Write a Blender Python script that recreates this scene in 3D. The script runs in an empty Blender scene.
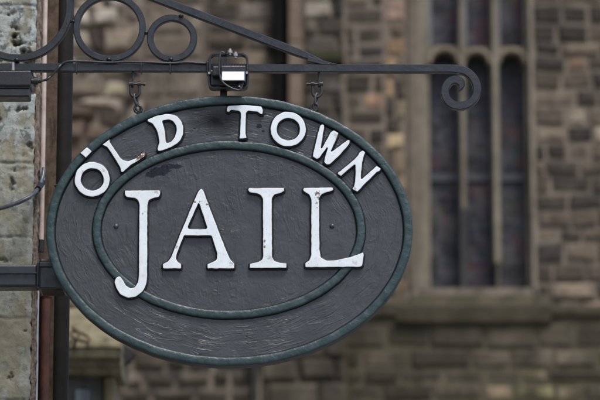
import bpy, bmesh, math, random
from mathutils import Vector, noise
R = math.radians
S = bpy.context.scene
COL = S.collection

# ------------------------------------------------------------------ camera, world, sun, exposure
CAMY, CAMZ, PITCH, FPX = -8.15, 1.6, R(12), 600*200/36
cam = bpy.data.cameras.new('camera'); co = bpy.data.objects.new('camera', cam); COL.objects.link(co)
co.location = (0, CAMY, CAMZ); co.rotation_euler = (R(90)+PITCH, 0, 0)
cam.lens = 200; cam.sensor_width = 36; cam.clip_end = 2000; cam.clip_start = 0.1
cam.dof.use_dof = True; cam.dof.focus_distance = 8.33; cam.dof.aperture_fstop = 6.3; cam.dof.aperture_blades = 9
S.camera = co
S.view_settings.view_transform = 'Standard'; S.view_settings.look = 'None'
S.view_settings.gamma = 1; S.view_settings.use_curve_mapping = False
S.view_settings.exposure = 0.45
W = bpy.data.worlds.new('World'); S.world = W; W.use_nodes = True
wn = W.node_tree.nodes; bgn = wn['Background']; sky = wn.new('ShaderNodeTexSky')
sky.sky_type = 'NISHITA'; sky.sun_disc = False
SUN_EL, SUN_AZ = 61, 25          # azimuth: degrees to the right of straight behind the camera
sky.sun_elevation = R(SUN_EL); sky.sun_rotation = R(180-SUN_AZ); sky.dust_density = 3; sky.air_density = 1.0; sky.ozone_density = 1.0
W.node_tree.links.new(sky.outputs[0], bgn.inputs[0]); bgn.inputs[1].default_value = 0.135
sl = bpy.data.lights.new('sun', 'SUN'); so = bpy.data.objects.new('sun', sl); COL.objects.link(so)
sl.energy = 2.1; sl.angle = R(14); sl.color = (1.0, 0.975, 0.95)
sd = Vector((math.sin(R(SUN_AZ))*math.cos(R(SUN_EL)), -math.cos(R(SUN_AZ))*math.cos(R(SUN_EL)), math.sin(R(SUN_EL))))
so.rotation_euler = sd.to_track_quat('Z', 'Y').to_euler(); so.location = (4, -6, 12)

# ------------------------------------------------------------------ helpers
def P(px, py, Y):
    dx = (px-300)/FPX; dy = -(py-200)/FPX
    d = Vector((dx, math.cos(PITCH)-dy*math.sin(PITCH), math.sin(PITCH)+dy*math.cos(PITCH)))
    t = (Y-CAMY)/d.y
    return Vector((d.x*t, Y, CAMZ+d.z*t))
def XZ(px, py, Y): p = P(px, py, Y); return (p.x, p.z)
def fb(x, y, z, o=4): return noise.fractal(Vector((x, y, z)), 1.0, 2.0, o)

class MB:
    def __init__(s): s.v = []; s.f = []; s.m = []; s.c = []; s.sm = []
    def add(s, vs, fs, mi=0, col=None, smooth=False):
        b = len(s.v); s.v += [tuple(v) for v in vs]
        for f in fs:
            s.f.append(tuple(b+i for i in f)); s.m.append(mi); s.c.append(col); s.sm.append(smooth)
    def box(s, x0, x1, y0, y1, z0, z1, mi=0, col=None, bev=0.0):
        if bev <= 0:
            vs = [(x, y, z) for x in (x0, x1) for y in (y0, y1) for z in (z0, z1)]
            s.add(vs, [(0,1,3,2),(4,6,7,5),(0,4,5,1),(2,3,7,6),(0,2,6,4),(1,5,7,3)], mi, col); return
        bm = bmesh.new(); bmesh.ops.create_cube(bm, size=1)
        for v in bm.verts: v.co = Vector(((x0+x1)/2+v.co.x*(x1-x0), (y0+y1)/2+v.co.y*(y1-y0), (z0+z1)/2+v.co.z*(z1-z0)))
        bmesh.ops.bevel(bm, geom=bm.edges[:], offset=bev, segments=2, affect='EDGES', profile=0.5)
        bm.verts.index_update()
        s.add([v.co.copy() for v in bm.verts], [[v.index for v in f.verts] for f in bm.faces], mi, col); bm.free()
    def tube(s, pts, r, n=12, mi=0, cap=True, rs=None):
        pts = [Vector(p) for p in pts]; up = None; rings = []
        for i, p in enumerate(pts):
            t = (pts[min(i+1, len(pts)-1)]-pts[max(i-1, 0)]).normalized()
            if up is None:
                up = t.orthogonal().normalized()
            up = (up-t*up.dot(t)).normalized(); w = t.cross(up)
            rr = rs[i] if rs else r
            rings.append([p+(up*math.cos(2*math.pi*k/n)+w*math.sin(2*math.pi*k/n))*rr for k in range(n)])
        vs = [v for rg in rings for v in rg]; fs = []
        for i in range(len(pts)-1):
            for k in range(n):
                fs.append((i*n+k, i*n+(k+1) % n, (i+1)*n+(k+1) % n, (i+1)*n+k))
        s.add(vs, fs, mi, None, True)
        if cap:
            s.add(rings[0][::-1], [tuple(range(n))], mi); s.add(rings[-1], [tuple(range(n))], mi)
    def ribbon(s, path, hw, yf, yb, closed=False, mi=0, ch=0.0015, wob=0.0):
        """rectangular chamfered bar swept along xz path; hw = half width (number or list)."""
        n = len(path); vs = []; 
        for i, (x, z) in enumerate(path):
            a = path[(i-1) % n] if closed or i > 0 else path[i]; b = path[(i+1) % n] if closed or i < n-1 else path[i]
            tx, tz = b[0]-a[0], b[1]-a[1]; l = math.hypot(tx, tz) or 1; nx, nz = -tz/l, tx/l
            h = hw[i] if isinstance(hw, (list, tuple)) else hw
            c = min(ch, h*.6)
            if wob: h += wob*noise.noise(Vector((x*14, 3.1, z*14)))
            dy = wob*noise.noise(Vector((x*9, 7, z*9))) if wob else 0
            for o, y in ((-h, yf+c), (-h+c, yf), (h-c, yf), (h, yf+c), (h, yb-c), (h-c, yb), (-h+c, yb), (-h, yb-c)):
                vs.append((x+nx*o, y+dy, z+nz*o))
        fs = []; m = n if closed else n-1
        for i in range(m):
            j = (i+1) % n
            for k in range(8):
                l = (k+1) % 8; fs.append((i*8+k, j*8+k, j*8+l, i*8+l))
        if not closed: fs += [tuple(range(8))[::-1], tuple((n-1)*8+k for k in range(8))]
        s.add(vs, fs, mi)
    def build(s, name, mats, root=None, auto=True, fixn=True):
        me = bpy.data.meshes.new(name); me.from_pydata(s.v, [], s.f)
        if not isinstance(mats, (list, tuple)): mats = [mats]
        for m in mats: me.materials.append(m)
        for p, mi, sm in zip(me.polygons, s.m, s.sm): p.material_index = mi; p.use_smooth = sm
        if any(c is not None for c in s.c):
            ca = me.color_attributes.new('tint', 'FLOAT_COLOR', 'CORNER')
            for p, c in zip(me.polygons, s.c):
                c = c or (.1, .1, .1)
                for li in p.loop_indices: ca.data[li].color = (c[0], c[1], c[2], 1)
        if fixn:
            bm = bmesh.new(); bm.from_mesh(me); bmesh.ops.recalc_face_normals(bm, faces=bm.faces[:]); bm.to_mesh(me); bm.free()
        me.update()
        o = bpy.data.objects.new(name, me); COL.objects.link(o)
        if root is not None: attach(o, root)
        return o
def wloc(o):
    v = Vector(o.location)
    while o.parent: o = o.parent; v += Vector(o.location)
    return v
def attach(o, root):        # meshes are written in scene coordinates; keep them there below an offset root
    o.parent = root; o.location = -wloc(root)
def thing(name, label, cat, loc, group=None):
    o = bpy.data.objects.new(name, None); COL.objects.link(o); o.location = loc; o.empty_display_size = .1
    o['label'] = label; o['category'] = cat
    if group: o['group'] = group
    return o
def tag(o, label, cat, group=None):
    o['label'] = label; o['category'] = cat
    if group: o['group'] = group
    return o
def struct(o): o['kind'] = 'structure'; return o

class NT:
    def __init__(s, name):
        s.mat = bpy.data.materials.new(name); s.mat.use_nodes = True; s.t = s.mat.node_tree
        s.b = s.t.nodes['Principled BSDF']
    def n(s, typ, **k):
        nd = s.t.nodes.new(typ)
        for a, v in k.items():
            if a == 'inp':
                for i, x in v.items():
                    if isinstance(x, bpy.types.NodeSocket): s.t.links.new(x, nd.inputs[i])
                    else: nd.inputs[i].default_value = x
            else: setattr(nd, a, v)
        return nd
    def link(s, a, b): s.t.links.new(a, b)
    def noise(s, vec, scale, detail=4, rough=.55, dist=0, typ=None):
        nd = s.n('ShaderNodeTexNoise', inp={'Vector': vec, 'Scale': scale, 'Detail': detail, 'Roughness': rough, 'Distortion': dist})
        if typ: nd.noise_type = typ
        return nd.outputs['Fac']
    def ramp(s, fac, stops):
        nd = s.n('ShaderNodeValToRGB', inp={0: fac}); cr = nd.color_ramp
        while len(cr.elements) < len(stops): cr.elements.new(.5)
        for e, (p, c) in zip(cr.elements, stops):
            e.position = p; e.color = (c, c, c, 1) if isinstance(c, (int, float)) else (*c, 1)
        return nd.outputs[0]
    def mix(s, f, a, b, mode='MIX'):
        nd = s.n('ShaderNodeMix', data_type='RGBA', blend_type=mode)
        for i, x in ((0, f), (6, a), (7, b)):
            if isinstance(x, bpy.types.NodeSocket): s.link(x, nd.inputs[i])
            elif i == 0: nd.inputs[0].default_value = x
            else: nd.inputs[i].default_value = (*x, 1)
        return nd.outputs[2]
    def math(s, op, a, b=0.0, c=0.0):
        nd = s.n('ShaderNodeMath', operation=op)
        for i, x in enumerate((a, b, c)):
            if isinstance(x, bpy.types.NodeSocket): s.link(x, nd.inputs[i])
            else: nd.inputs[i].default_value = x
        return nd.outputs[0]
    def obj(s): return s.n('ShaderNodeTexCoord').outputs['Object']
    def base(s, x):
        if isinstance(x, bpy.types.NodeSocket): s.link(x, s.b.inputs['Base Color'])
        else: s.b.inputs['Base Color'].default_value = (*x, 1)
    def rough(s, x):
        if isinstance(x, bpy.types.NodeSocket): s.link(x, s.b.inputs['Roughness'])
        else: s.b.inputs['Roughness'].default_value = x
    def bump(s, h, strength=1, dist=.001, prev=None):
        nd = s.n('ShaderNodeBump', inp={'Height': h, 'Strength': strength, 'Distance': dist})
        if prev is not None: s.link(prev, nd.inputs['Normal'])
        s.link(nd.outputs[0], s.b.inputs['Normal']); return nd.outputs[0]

# ------------------------------------------------------------------ materials
SC = P(229.2, 230.5, 0)                       # centre of the sign
def px2m(Y=0): return (P(301, 230, Y)-P(300, 230, Y)).x
U = px2m()
EA, EB = 182.2*U, (P(229, 96.5, 0).z-P(229, 364.8, 0).z)/2

def mat_panel():
    m = NT('weathered_charcoal_paint'); o = m.obj()
    v = m.n('ShaderNodeVectorMath', operation='SUBTRACT', inp={0: o, 1: (SC.x, 0, SC.z)}).outputs[0]
    w = m.noise(o, 9, 2)
    v = m.n('ShaderNodeVectorMath', operation='MULTIPLY', inp={0: v, 1: (1/EA, 0, 1/EB)}).outputs[0]
    r = m.n('ShaderNodeVectorMath', operation='LENGTH', inp={0: v}).outputs['Value']
    d = m.n('ShaderNodeVectorMath', operation='NORMALIZE', inp={0: v}).outputs[0]
    rr = m.math('ADD', m.math('MULTIPLY', r, 27), m.math('MULTIPLY', w, 3))
    rv = m.n('ShaderNodeCombineXYZ', inp={1: rr}).outputs[0]
    pv = m.n('ShaderNodeVectorMath', operation='MULTIPLY_ADD', inp={0: d, 1: (4, 4, 4), 2: rv}).outputs[0]
    s1 = m.noise(pv, 1.0, 3, .5, .35)
    wv = m.n('ShaderNodeTexNoise', inp={'Vector': o, 'Scale': 5.0, 'Detail': 1.0}).outputs['Color']
    wo = m.n('ShaderNodeVectorMath', operation='MULTIPLY_ADD', inp={0: wv, 1: (.10, .0, .10), 2: o}).outputs[0]
    iv = m.n('ShaderNodeMapping', inp={0: wo, 2: (0, R(-32), 0), 3: (48, 1, 7)}).outputs[0]
    s3 = m.noise(iv, 1.0, 3, .5, .5)
    inner = m.math('MULTIPLY', m.ramp(r, [(.0, 1), (.55, .8), (.70, 0), (1, 0)]), .85)
    h = m.mix(inner, s1, s3)
    rid = m.ramp(h, [(.30, 0), (.42, .18), (.495, .95), (.54, .55), (.60, .62), (.66, .95), (.9, .8)])
    mask = m.ramp(m.noise(o, 13, 4), [(.40, .10), (.60, 1)])
    rid = m.math('MULTIPLY', rid, mask)
    blob = m.noise(o, 38, 4, .6, .8)
    bv = m.n('ShaderNodeVectorMath', operation='MULTIPLY_ADD', inp={0: d, 1: (14, 14, 14), 2: m.n('ShaderNodeVectorMath', operation='SCALE', inp={0: rv, 3: 4.5}).outputs[0]}).outputs[0]
    iv2 = m.n('ShaderNodeVectorMath', operation='SCALE', inp={0: iv, 3: 4.0}).outputs[0]
    bris = m.mix(inner, m.noise(bv, 1.0, 3, .6), m.noise(iv2, 1.0, 3, .6))
    hh = m.math('ADD', m.math('MULTIPLY', rid, .42), m.math('MULTIPLY', blob, .55))
    hh = m.math('ADD', hh, m.math('MULTIPLY', bris, .08))
    fine = m.noise(o, 420, 2)
    n1 = m.bump(hh, .75, .0033)
    m.bump(fine, .15, .0003, n1)
    c = m.mix(m.ramp(m.noise(o, 14, 5), [(.3, 0), (.75, 1)]), (.028, .033, .038), (.048, .055, .062))
    # dark bare patches and the sooty round stain
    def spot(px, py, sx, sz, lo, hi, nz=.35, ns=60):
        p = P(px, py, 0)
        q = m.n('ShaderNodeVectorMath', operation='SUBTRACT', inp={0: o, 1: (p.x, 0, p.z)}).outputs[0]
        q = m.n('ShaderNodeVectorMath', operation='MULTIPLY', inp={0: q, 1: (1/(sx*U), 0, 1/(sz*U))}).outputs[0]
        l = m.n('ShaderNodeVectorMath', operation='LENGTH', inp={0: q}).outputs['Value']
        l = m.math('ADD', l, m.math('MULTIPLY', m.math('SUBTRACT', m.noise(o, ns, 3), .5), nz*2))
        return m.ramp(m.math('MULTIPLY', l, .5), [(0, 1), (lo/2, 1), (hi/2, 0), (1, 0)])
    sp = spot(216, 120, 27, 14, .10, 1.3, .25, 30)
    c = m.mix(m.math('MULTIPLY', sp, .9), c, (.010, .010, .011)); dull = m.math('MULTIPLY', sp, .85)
    for a in ((160, 171, 12, 5), (171, 166.5, 12, 3.2), (152, 174.5, 7, 4), (259, 126, 3.2, 2.6), (263, 131, 2, 1.5)):
        sp = spot(*a, .75, .95, .5, 90)
        c = m.mix(m.math('MULTIPLY', sp, .85), c, (.012, .014, .022)); dull = m.math('MAXIMUM', dull, m.math('MULTIPLY', sp, .7))
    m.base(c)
    m.rough(m.ramp(m.noise(o, 30, 4), [(.3, .33), (.75, .48)]))
    m.link(m.math('MULTIPLY', m.math('SUBTRACT', 1.0, dull), .55), m.b.inputs['Specular IOR Level'])
    return m.mat
def mat_green():
    m = NT('dark_green_enamel'); o = m.obj()
    n = m.noise(o, 45, 5, .6, .6)
    c = m.mix(m.ramp(n, [(.35, 0), (.7, 1)]), (.015, .035, .038), (.027, .055, .060))
    c = m.mix(m.ramp(m.noise(o, 16, 3), [(.55, 0), (.75, .5)]), c, (.050, .075, .082))
    c = m.mix(m.ramp(m.noise(o, 70, 3), [(.765, 0), (.78, .85)]), c, (.20, .05, .03))
    m.base(c); m.rough(m.ramp(n, [(.3, .3), (.8, .5)]))
    n1 = m.bump(m.noise(o, 60, 5, .6, 1), .7, .0022); m.bump(m.noise(o, 500, 2), .3, .0003, n1)
    return m.mat
def mat_white():
    m = NT('chipped_white_enamel'); o = m.obj()
    c = m.mix(m.ramp(m.noise(o, 30, 4), [(.35, 0), (.8, 1)]), (.72, .785, .83), (.61, .66, .69))
    c = m.mix(m.ramp(m.noise(o, 75, 5, .7), [(.56, 0), (.70, .5)]), c, (.50, .46, .40))
    c = m.mix(m.ramp(m.noise(o, 150, 4, .8, 1.5), [(.63, 0), (.66, .55)]), c, (.36, .33, .31))
    nz = m.noise(o, 210, 3, .7)
    c = m.mix(m.ramp(nz, [(.685, 0), (.72, .8)]), c, (.22, .13, .09))
    # larger chips, each where the paint has really gone
    for (px, py, r, k) in ((141, 157.5, 3.6, .95), (144.3, 153, 3, .95), (138, 159, 2, .8), (317.2, 193.5, 2.0, .9), (318, 198, 2.2, .8), (317, 203, 1.6, .7), (316.5, 208, 1.0, .6), (200.7, 201.5, 1.1, .9), (194.6, 202, 1.3, .9), (207.6, 204.5, 1.5, .9),
                     (264.6, 240.5, 1.4, .9), (264.4, 247, 1.2, .9), (176.2, 247, 1.4, .5), (139.4, 228, 1.0, .8), (142.6, 214, .9, .7), (155.5, 191.5, 2.2, .4), (269, 258, 2.6, .35), (104, 171, 1.8, .4), (83, 172, 1.6, .4), (355, 188.5, 1.8, .5), (336.5, 136, 2.2, .35), (231, 263.5, 1.8, .4), (355, 263, 2, .3)):
        p = P(px, py, -.011)
        q = m.n('ShaderNodeVectorMath', operation='MULTIPLY', inp={0: o, 1: (1, 0, 1)}).outputs[0]
        l = m.n('ShaderNodeVectorMath', operation='DISTANCE', inp={0: q, 1: (p.x, 0, p.z)}).outputs['Value']
        f = m.math('ADD', m.math('DIVIDE', l, r*U), m.math('MULTIPLY', m.math('SUBTRACT', nz, .5), 5.5))
        c = m.mix(m.ramp(m.math('MULTIPLY', f, .5), [(0, k), (.40, k), (.48, 0), (1, 0)]), c, (.13, .045, .03))
    m.base(c); m.rough(.38)
    m.bump(m.noise(o, 120, 4), .35, .0010); return m.mat
def mat_metal(name, base, r=.42, bs=160, bd=.0008, hi=None, rust=.0):
    m = NT(name); o = m.obj(); n = m.noise(o, 22, 5, .6)
    c = m.mix(m.ramp(n, [(.35, 0), (.75, 1)]), base, hi or tuple(x*1.5 for x in base))
    if rust: c = m.mix(m.ramp(m.noise(o, 26, 6, .7), [(.66-rust, 0), (.70-rust, 1)]), c, (.10, .045, .025))
    m.base(c); m.rough(m.ramp(m.noise(o, 60, 3), [(.3, r-.08), (.7, r+.12)])); m.bump(m.noise(o, bs, 4, .6), .6, bd)
    return m.mat
def mat_flat(name, c, r=.5, spec=.5, emit=0):
    m = NT(name); m.base(c); m.rough(r); m.b.inputs['Specular IOR Level'].default_value = spec
    if emit: m.b.inputs['Emission Color'].default_value = (1, .97, .93, 1); m.b.inputs['Emission Strength'].default_value = emit
    return m.mat
def mat_blocks(name, moss=0., streak=0., soot=.5, bd=.012, sc=1.):
    m = NT(name); o = m.obj()
    a = m.n('ShaderNodeAttribute', attribute_name='tint').outputs['Color']
    n = m.noise(o, 9*sc, 6, .62, .4)
    c = m.mix(1.0, a, m.ramp(n, [(.25, .50), (.5, 1), (.8, 1.75)]), 'MULTIPLY')
    c = m.mix(m.math('MULTIPLY', m.ramp(m.noise(o, 2.2*sc, 6, .65), [(.42, 0), (.66, 1)]), soot), c, (.028, .023, .018))
    if streak:
        st = m.n('ShaderNodeMapping', inp={0: o, 3: (3.5, 3.5, .5)}).outputs[0]
        c = m.mix(m.math('MULTIPLY', m.ramp(m.noise(st, 1, 5, .6), [(.45, 0), (.65, 1)]), streak), c, (.030, .026, .018))
    if moss:
        c = m.mix(m.math('MULTIPLY', m.ramp(m.noise(o, 4.5*sc, 6, .7), [(.40, 0), (.62, 1)]), moss), c, (.055, .054, .026))
    m.base(c); m.rough(.92); m.b.inputs['Specular IOR Level'].default_value = .2
    m.bump(m.noise(o, 22*sc, 6, .65), .8, bd); return m.mat
def mat_stone(name, a, b, moss=0, mosscol=(.06, .07, .02), sc=1.):
    m = NT(name); o = m.obj()
    c = m.mix(m.ramp(m.noise(o, 5*sc, 6, .65, .3), [(.32, 0), (.68, 1)]), a, b)
    st = m.n('ShaderNodeMapping', inp={0: o, 3: (7*sc, 7*sc, .9*sc)}).outputs[0]
    c = m.mix(m.ramp(m.noise(st, 1, 5, .6), [(.5, 0), (.72, .75)]), c, tuple(x*.35 for x in a))
    if moss: c = m.mix(m.math('MULTIPLY', m.ramp(m.noise(o, 7*sc, 6, .7), [(.38, 0), (.6, 1)]), moss), c, mosscol)
    m.base(c); m.rough(.9); m.b.inputs['Specular IOR Level'].default_value = .2
    m.bump(m.noise(o, 30*sc, 6, .65), .7, .01/sc); return m.mat

M_panel = mat_panel(); M_green = mat_green(); M_white = mat_white()
M_edge = mat_flat('black_paint_and_shade', (.006, .006, .008), .5)  # letter sides and seal; also shade painted round letter and moulding feet
M_iron = mat_metal('painted_bracket_iron', (.011, .0135, .017), .34, hi=(.026, .030, .036), bs=70, bd=.0020, rust=-.03)
M_dark = mat_metal('black_ironwork', (.012, .012, .014), .42, hi=(.03, .028, .03), rust=.0)
M_black = mat_metal('black_plastic', (.012, .013, .016), .35, hi=(.022, .023, .027))
M_zinc = mat_metal('zinc_bolt', (.25, .25, .26), .35, hi=(.4, .4, .42))
M_led = mat_flat('lit_led_glass', (.8, .8, .8), .2, emit=1.6)
M_drain = mat_metal('drainpipe_paint', (.011, .010, .009), .6, hi=(.019, .018, .016), bs=60); M_drain.node_tree.nodes['Principled BSDF'].inputs['Specular IOR Level'].default_value = .18

# ------------------------------------------------------------------ SETTING: ground
def ground():
    m = NT('flagstone_ground'); o = m.obj()
    bk = m.n('ShaderNodeTexBrick', inp={'Vector': o, 'Color1': (.16, .15, .14, 1), 'Color2': (.22, .21, .19, 1), 'Mortar': (.07, .07, .065, 1), 'Scale': 1.0, 'Mortar Size': .012, 'Brick Width': .9, 'Row Height': .6})
    c = m.mix(m.ramp(m.noise(o, 3, 5), [(.3, 0), (.7, .5)]), bk.outputs[0], (.09, .085, .075)); m.base(c); m.rough(.8)
    m.bump(m.noise(o, 30, 4), .5, .004)
    g = MB(); g.add([(-300, -300, 0), (300, -300, 0), (300, 300, 0), (-300, 300, 0)], [(0, 1, 2, 3)])
    struct(g.build('ground', m.mat, fixn=False))
ground()

# ------------------------------------------------------------------ church
PAL = {
 'dark': [((.058, .050, .045), 4), ((.085, .072, .060), 4), ((.125, .105, .085), 3), ((.040, .037, .036), 2.5), ((.18, .15, .12), 1.3), ((.27, .235, .19), .5)],
 'brown': [((.075, .062, .050), 4), ((.12, .095, .072), 4), ((.18, .13, .09), 2), ((.045, .04, .036), 2.5), ((.28, .20, .125), .7)],
 'tan': [((.16, .12, .085), 3), ((.24, .17, .105), 2), ((.10, .08, .06), 3), ((.05, .045, .04), 2), ((.30, .25, .18), 1)],
 'grey': [((.085, .078, .070), 4), ((.12, .11, .095), 3), ((.06, .055, .05), 3), ((.17, .14, .11), 1)],
 'rubble': [((.20, .17, .135), 3), ((.30, .265, .22), 2.5), ((.12, .092, .072), 3), ((.065, .052, .045), 2.5), ((.42, .39, .35), 1.2), ((.15, .125, .10), 1.5)],
 'smooth': [((.17, .15, .125), 3), ((.21, .185, .155), 3), ((.14, .12, .10), 2)],
 'lower': [((.060, .052, .045), 5), ((.085, .074, .062), 4), ((.12, .105, .085), 2.5), ((.042, .038, .034), 3), ((.20, .16, .115), .5)],
}
def pick(pal, rnd):
    t = sum(w for _, w in pal); r = rnd.random()*t
    for c, w in pal:
        r -= w
        if r <= 0: break
    k = rnd.uniform(.80, 1.25); return (c[0]*k*1.06, c[1]*k*1.01, c[2]*k*.93)
def masonry(mb, x0, x1, z0, z1, y, ch, bw, pal, seed, joint=.028, rough=.022, jit=.016, special=(), mortar=None):
    """individual stones on rectangle x0..x1, z0..z1, faces near y; returns nothing"""
    rnd = random.Random(seed); pal = PAL[pal]
    z = z0
    while z < z1-.02:
        h = ch*rnd.uniform(.78, 1.25); 
        if z+h > z1-.05: h = z1-z
        x = x0-rnd.uniform(0, bw*.6)
        while x < x1-.005:
            w = bw*rnd.uniform(.6, 1.45)
            a, b = max(x, x0), min(x+w, x1); x += w
            if b-a < joint*2: continue
            j = joint/2; f = y-rnd.uniform(0, rough); k = rnd.uniform(.008, .02)
            J = lambda: rnd.uniform(-jit, jit)
            cx, cz = (a+b)/2, z+h/2
            col = pick(pal, rnd)
            for (sx0, sx1, sz0, sz1, sc) in special:
                if sx0 < cx < sx1 and sz0 < cz < sz1: col = tuple(v*rnd.uniform(.9, 1.1) for v in sc)
            bk = [(a+j, y+.03, z+j), (b-j, y+.03, z+j), (b-j, y+.03, z+h-j), (a+j, y+.03, z+h-j)]
            md = [(a+j+max(0, J()), f+k, z+j+max(0, J())), (b-j-max(0, J()), f+k, z+j+max(0, J())), (b-j-max(0, J()), f+k, z+h-j-max(0, J())), (a+j+max(0, J()), f+k, z+h-j-max(0, J()))]
            fr = [(p[0]+(.020 if i in (0, 3) else -.020), f, p[2]+(.018 if i < 2 else -.018)) for i, p in enumerate(md)]
            vs = bk+md+fr; fs = [(8, 9, 10, 11)]
            for q in (0, 4):
                for i in range(4): fs.append((q+i, q+(i+1) % 4, q+4+(i+1) % 4, q+4+i))
            mb.add(vs, fs, 0, col)
        z += h
def church():
    Y0 = 21.5
    c = P(470, 200, Y0)
    root = thing('stone_church', 'blurred sooty sandstone church wall with a tall leaded window behind the sign', 'church', (c.x, Y0+1, 0))
    def X(px, Y=Y0): return P(px, 200, Y).x
    def Z(py, Y=Y0): return P(300, py, Y).z
    M_bl = mat_blocks('sooty_coursed_stone'); M_low = mat_blocks('damp_mossy_stone', moss=.25, streak=.75, soot=.5)
    M_mort = mat_stone('lime_mortar', (.125, .105, .082), (.22, .185, .145))
    M_dress = mat_stone('dressed_stone', (.16, .142, .112), (.27, .235, .185), moss=.15)
    M_dress2 = mat_stone('arch_stone', (.14, .12, .09), (.23, .195, .14), moss=.05)
    M_sill = mat_stone('mossy_sill_stone', (.030, .026, .019), (.080, .067, .046), moss=.45, mosscol=(.036, .034, .017))
    M_pink = mat_stone('pink_sandstone', (.14, .105, .078), (.20, .155, .118))
    TOP = 15.0
    wx0, wx1 = X(424), X(532); wz0 = Z(288); wz1 = Z(-95)
    zs = Z(316)                       # string course level
    XR = X(980); XL = X(-460)
    # cores (mortar coloured backing with real thickness)
    k = MB()
    k.box(X(289), wx0, Y0+.004, Y0+1.2, 0, TOP); k.box(wx1, XR, Y0+.004, Y0+1.2, 0, TOP)
    k.box(wx0, wx1, Y0+.004, Y0+1.2, 0, wz0); k.box(wx0, wx1, Y0+.004, Y0+1.2, wz1, TOP)
    k.box(X(205), X(289), Y0+.405, Y0+1.2, 0, TOP)
    k.box(XL, X(205), Y0-1.2+.004, Y0+1.2, 0, TOP); k.box(X(205), X(263), Y0-1.22, Y0+.39, 0, Z(331))
    k.build('wall_core', M_mort, root)
    k = MB(); k.box(X(289), XR, Y0-.197, Y0+.002, 0, zs-.03); k.build('plinth_core', mat_stone('dark_mortar', (.06, .05, .034), (.12, .10, .07), moss=.3), root)  # darker mortar backing below the string course
    up = MB(); ch, bw = .158, .31
    tan = (.30, .235, .16); lt = (.36, .31, .24)
    sp = [(X(566), X(582), Z(234), Z(214), lt), (X(534), X(548), Z(80), Z(66), lt), (X(575), X(600), Z(72), Z(62), (.20, .13, .095)), (X(540), X(600), Z(235), Z(222), (.22, .18, .13))]
    masonry(up, wx1+.03, XR, zs, TOP, Y0, ch, bw, 'dark', 3, special=sp, rough=.035)
    sp2 = [(X(390), X(408), Z(168), Z(128), (.34, .27, .175)), (X(374), X(388), Z(112), Z(88), (.26, .18, .12)), (X(398), X(406), Z(265), Z(160), (.22, .155, .10)),
           (X(384), X(406), Z(22), Z(-10), (.26, .18, .13)), (X(400), X(408), Z(80), Z(30), (.22, .17, .12))]
    masonry(up, X(345), X(385), zs, TOP, Y0, ch, .34, 'dark', 9, special=sp2)
    masonry(up, X(385), X(407), zs, TOP, Y0-.006, .19, .20, 'tan', 13, special=sp2)
    masonry(up, wx0, wx1, wz1+.2, TOP, Y0, ch, bw, 'brown', 5)
    masonry(up, X(303), X(345), zs, TOP, Y0-.03, ch*1.25, .30, 'grey', 17, special=[(X(313), X(328), Z(14), Z(-30), (.30, .275, .22)), (X(335), X(345), 0, 20, (.035, .03, .028))])
    masonry(up, X(205), X(289), 0, TOP, Y0+.40, ch*1.1, .34, 'grey', 21, special=[(X(246), X(262), Z(64), Z(-20), (.24, .21, .16))])
    up.v = [(x+.012*noise.noise(Vector((x*5, 1, z*5))), y, z+.022*noise.noise(Vector((x*3, 7, z*3)))) for x, y, z in up.v]
    up.build('coursed_wall', M_bl, root)
    rb = MB()
    masonry(rb, X(-60), X(148), Z(330), TOP, Y0-1.2, .17, .22, 'rubble', 33, joint=.03, rough=.12, jit=.055,
            special=[(X(108), X(132), Z(45), Z(18), (.42, .39, .34)), (X(100), X(130), Z(130), Z(85), (.34, .29, .22))])
    rb.v = [(x+.13*noise.noise(Vector((x*2.2, 1, z*2.2)))*(1 if x < X(143) else .2), y, z+.20*noise.noise(Vector((x*2.0, 7, z*2.0)))) for x, y, z in rb.v]
    masonry(rb, X(148)+.01, X(205), Z(330), TOP, Y0-1.215, .30, .42, 'smooth', 35, joint=.02, rough=.03)
    rb.build('rubble_wall', mat_blocks('rubble_stone', soot=.5, bd=.03, sc=.8), root)
    lo = MB()
    masonry(lo, X(345), XR, 0, zs-.10, Y0-.2, .17, .38, 'lower', 41, special=[(X(524), X(543), Z(396), Z(372), (.26, .20, .13)), (X(546), X(570), Z(396), Z(372), (.22, .17, .12))])
    masonry(lo, X(262), X(345), 0, Z(322), Y0-.55, .22, .34, 'grey', 45, jit=.03, special=[(X(290), X(312), Z(396), Z(380), (.02, .018, .016))])
    masonry(lo, X(-60), X(263), 0, Z(330)-.01, Y0-1.25, .165, .26, 'lower', 47, joint=.045, special=[(X(122), X(147), Z(400), Z(345), (.30, .27, .22))])
    lo.box(X(262)+.02, X(345)-.02, Y0-.52, Y0-.21, 0, Z(322)-.02, 0, (.08, .07, .06))
    lo.build('lower_wall', M_low, root)
    # pink stone pilaster strip and ledges
    q = MB(); z = Z(322)
    rnd = random.Random(3)
    while z < TOP:
        h = rnd.uniform(.3, .5); q.box(X(288.5), X(302.5), Y0-.10, Y0+.45, z+.004, min(z+h, TOP)-.004, bev=.012); z += h
    q.build('pilaster', M_pink, root)
    # window: jambs, sill, mullions, arched heads, leaded glass
    wn_ = bpy.data.objects.new('window', None); COL.objects.link(wn_); wn_.parent = root
    wn_.location = Vector(((wx0+wx1)/2, Y0+.2, wz0))-Vector(root.location)
    j = MB()
    jd = MB()
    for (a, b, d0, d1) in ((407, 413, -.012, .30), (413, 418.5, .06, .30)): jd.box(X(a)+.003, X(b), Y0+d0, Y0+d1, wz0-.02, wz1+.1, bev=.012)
    jd.build('outer_jamb', mat_stone('dark_jamb_stone', (.075, .065, .05), (.15, .125, .095)), wn_)  # darker stone for the outer jamb
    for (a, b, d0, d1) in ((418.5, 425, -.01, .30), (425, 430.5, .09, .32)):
        j.box(X(a)+.003, X(b), Y0+d0, Y0+d1, wz0-.02, wz1+.1, bev=.012)
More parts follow.
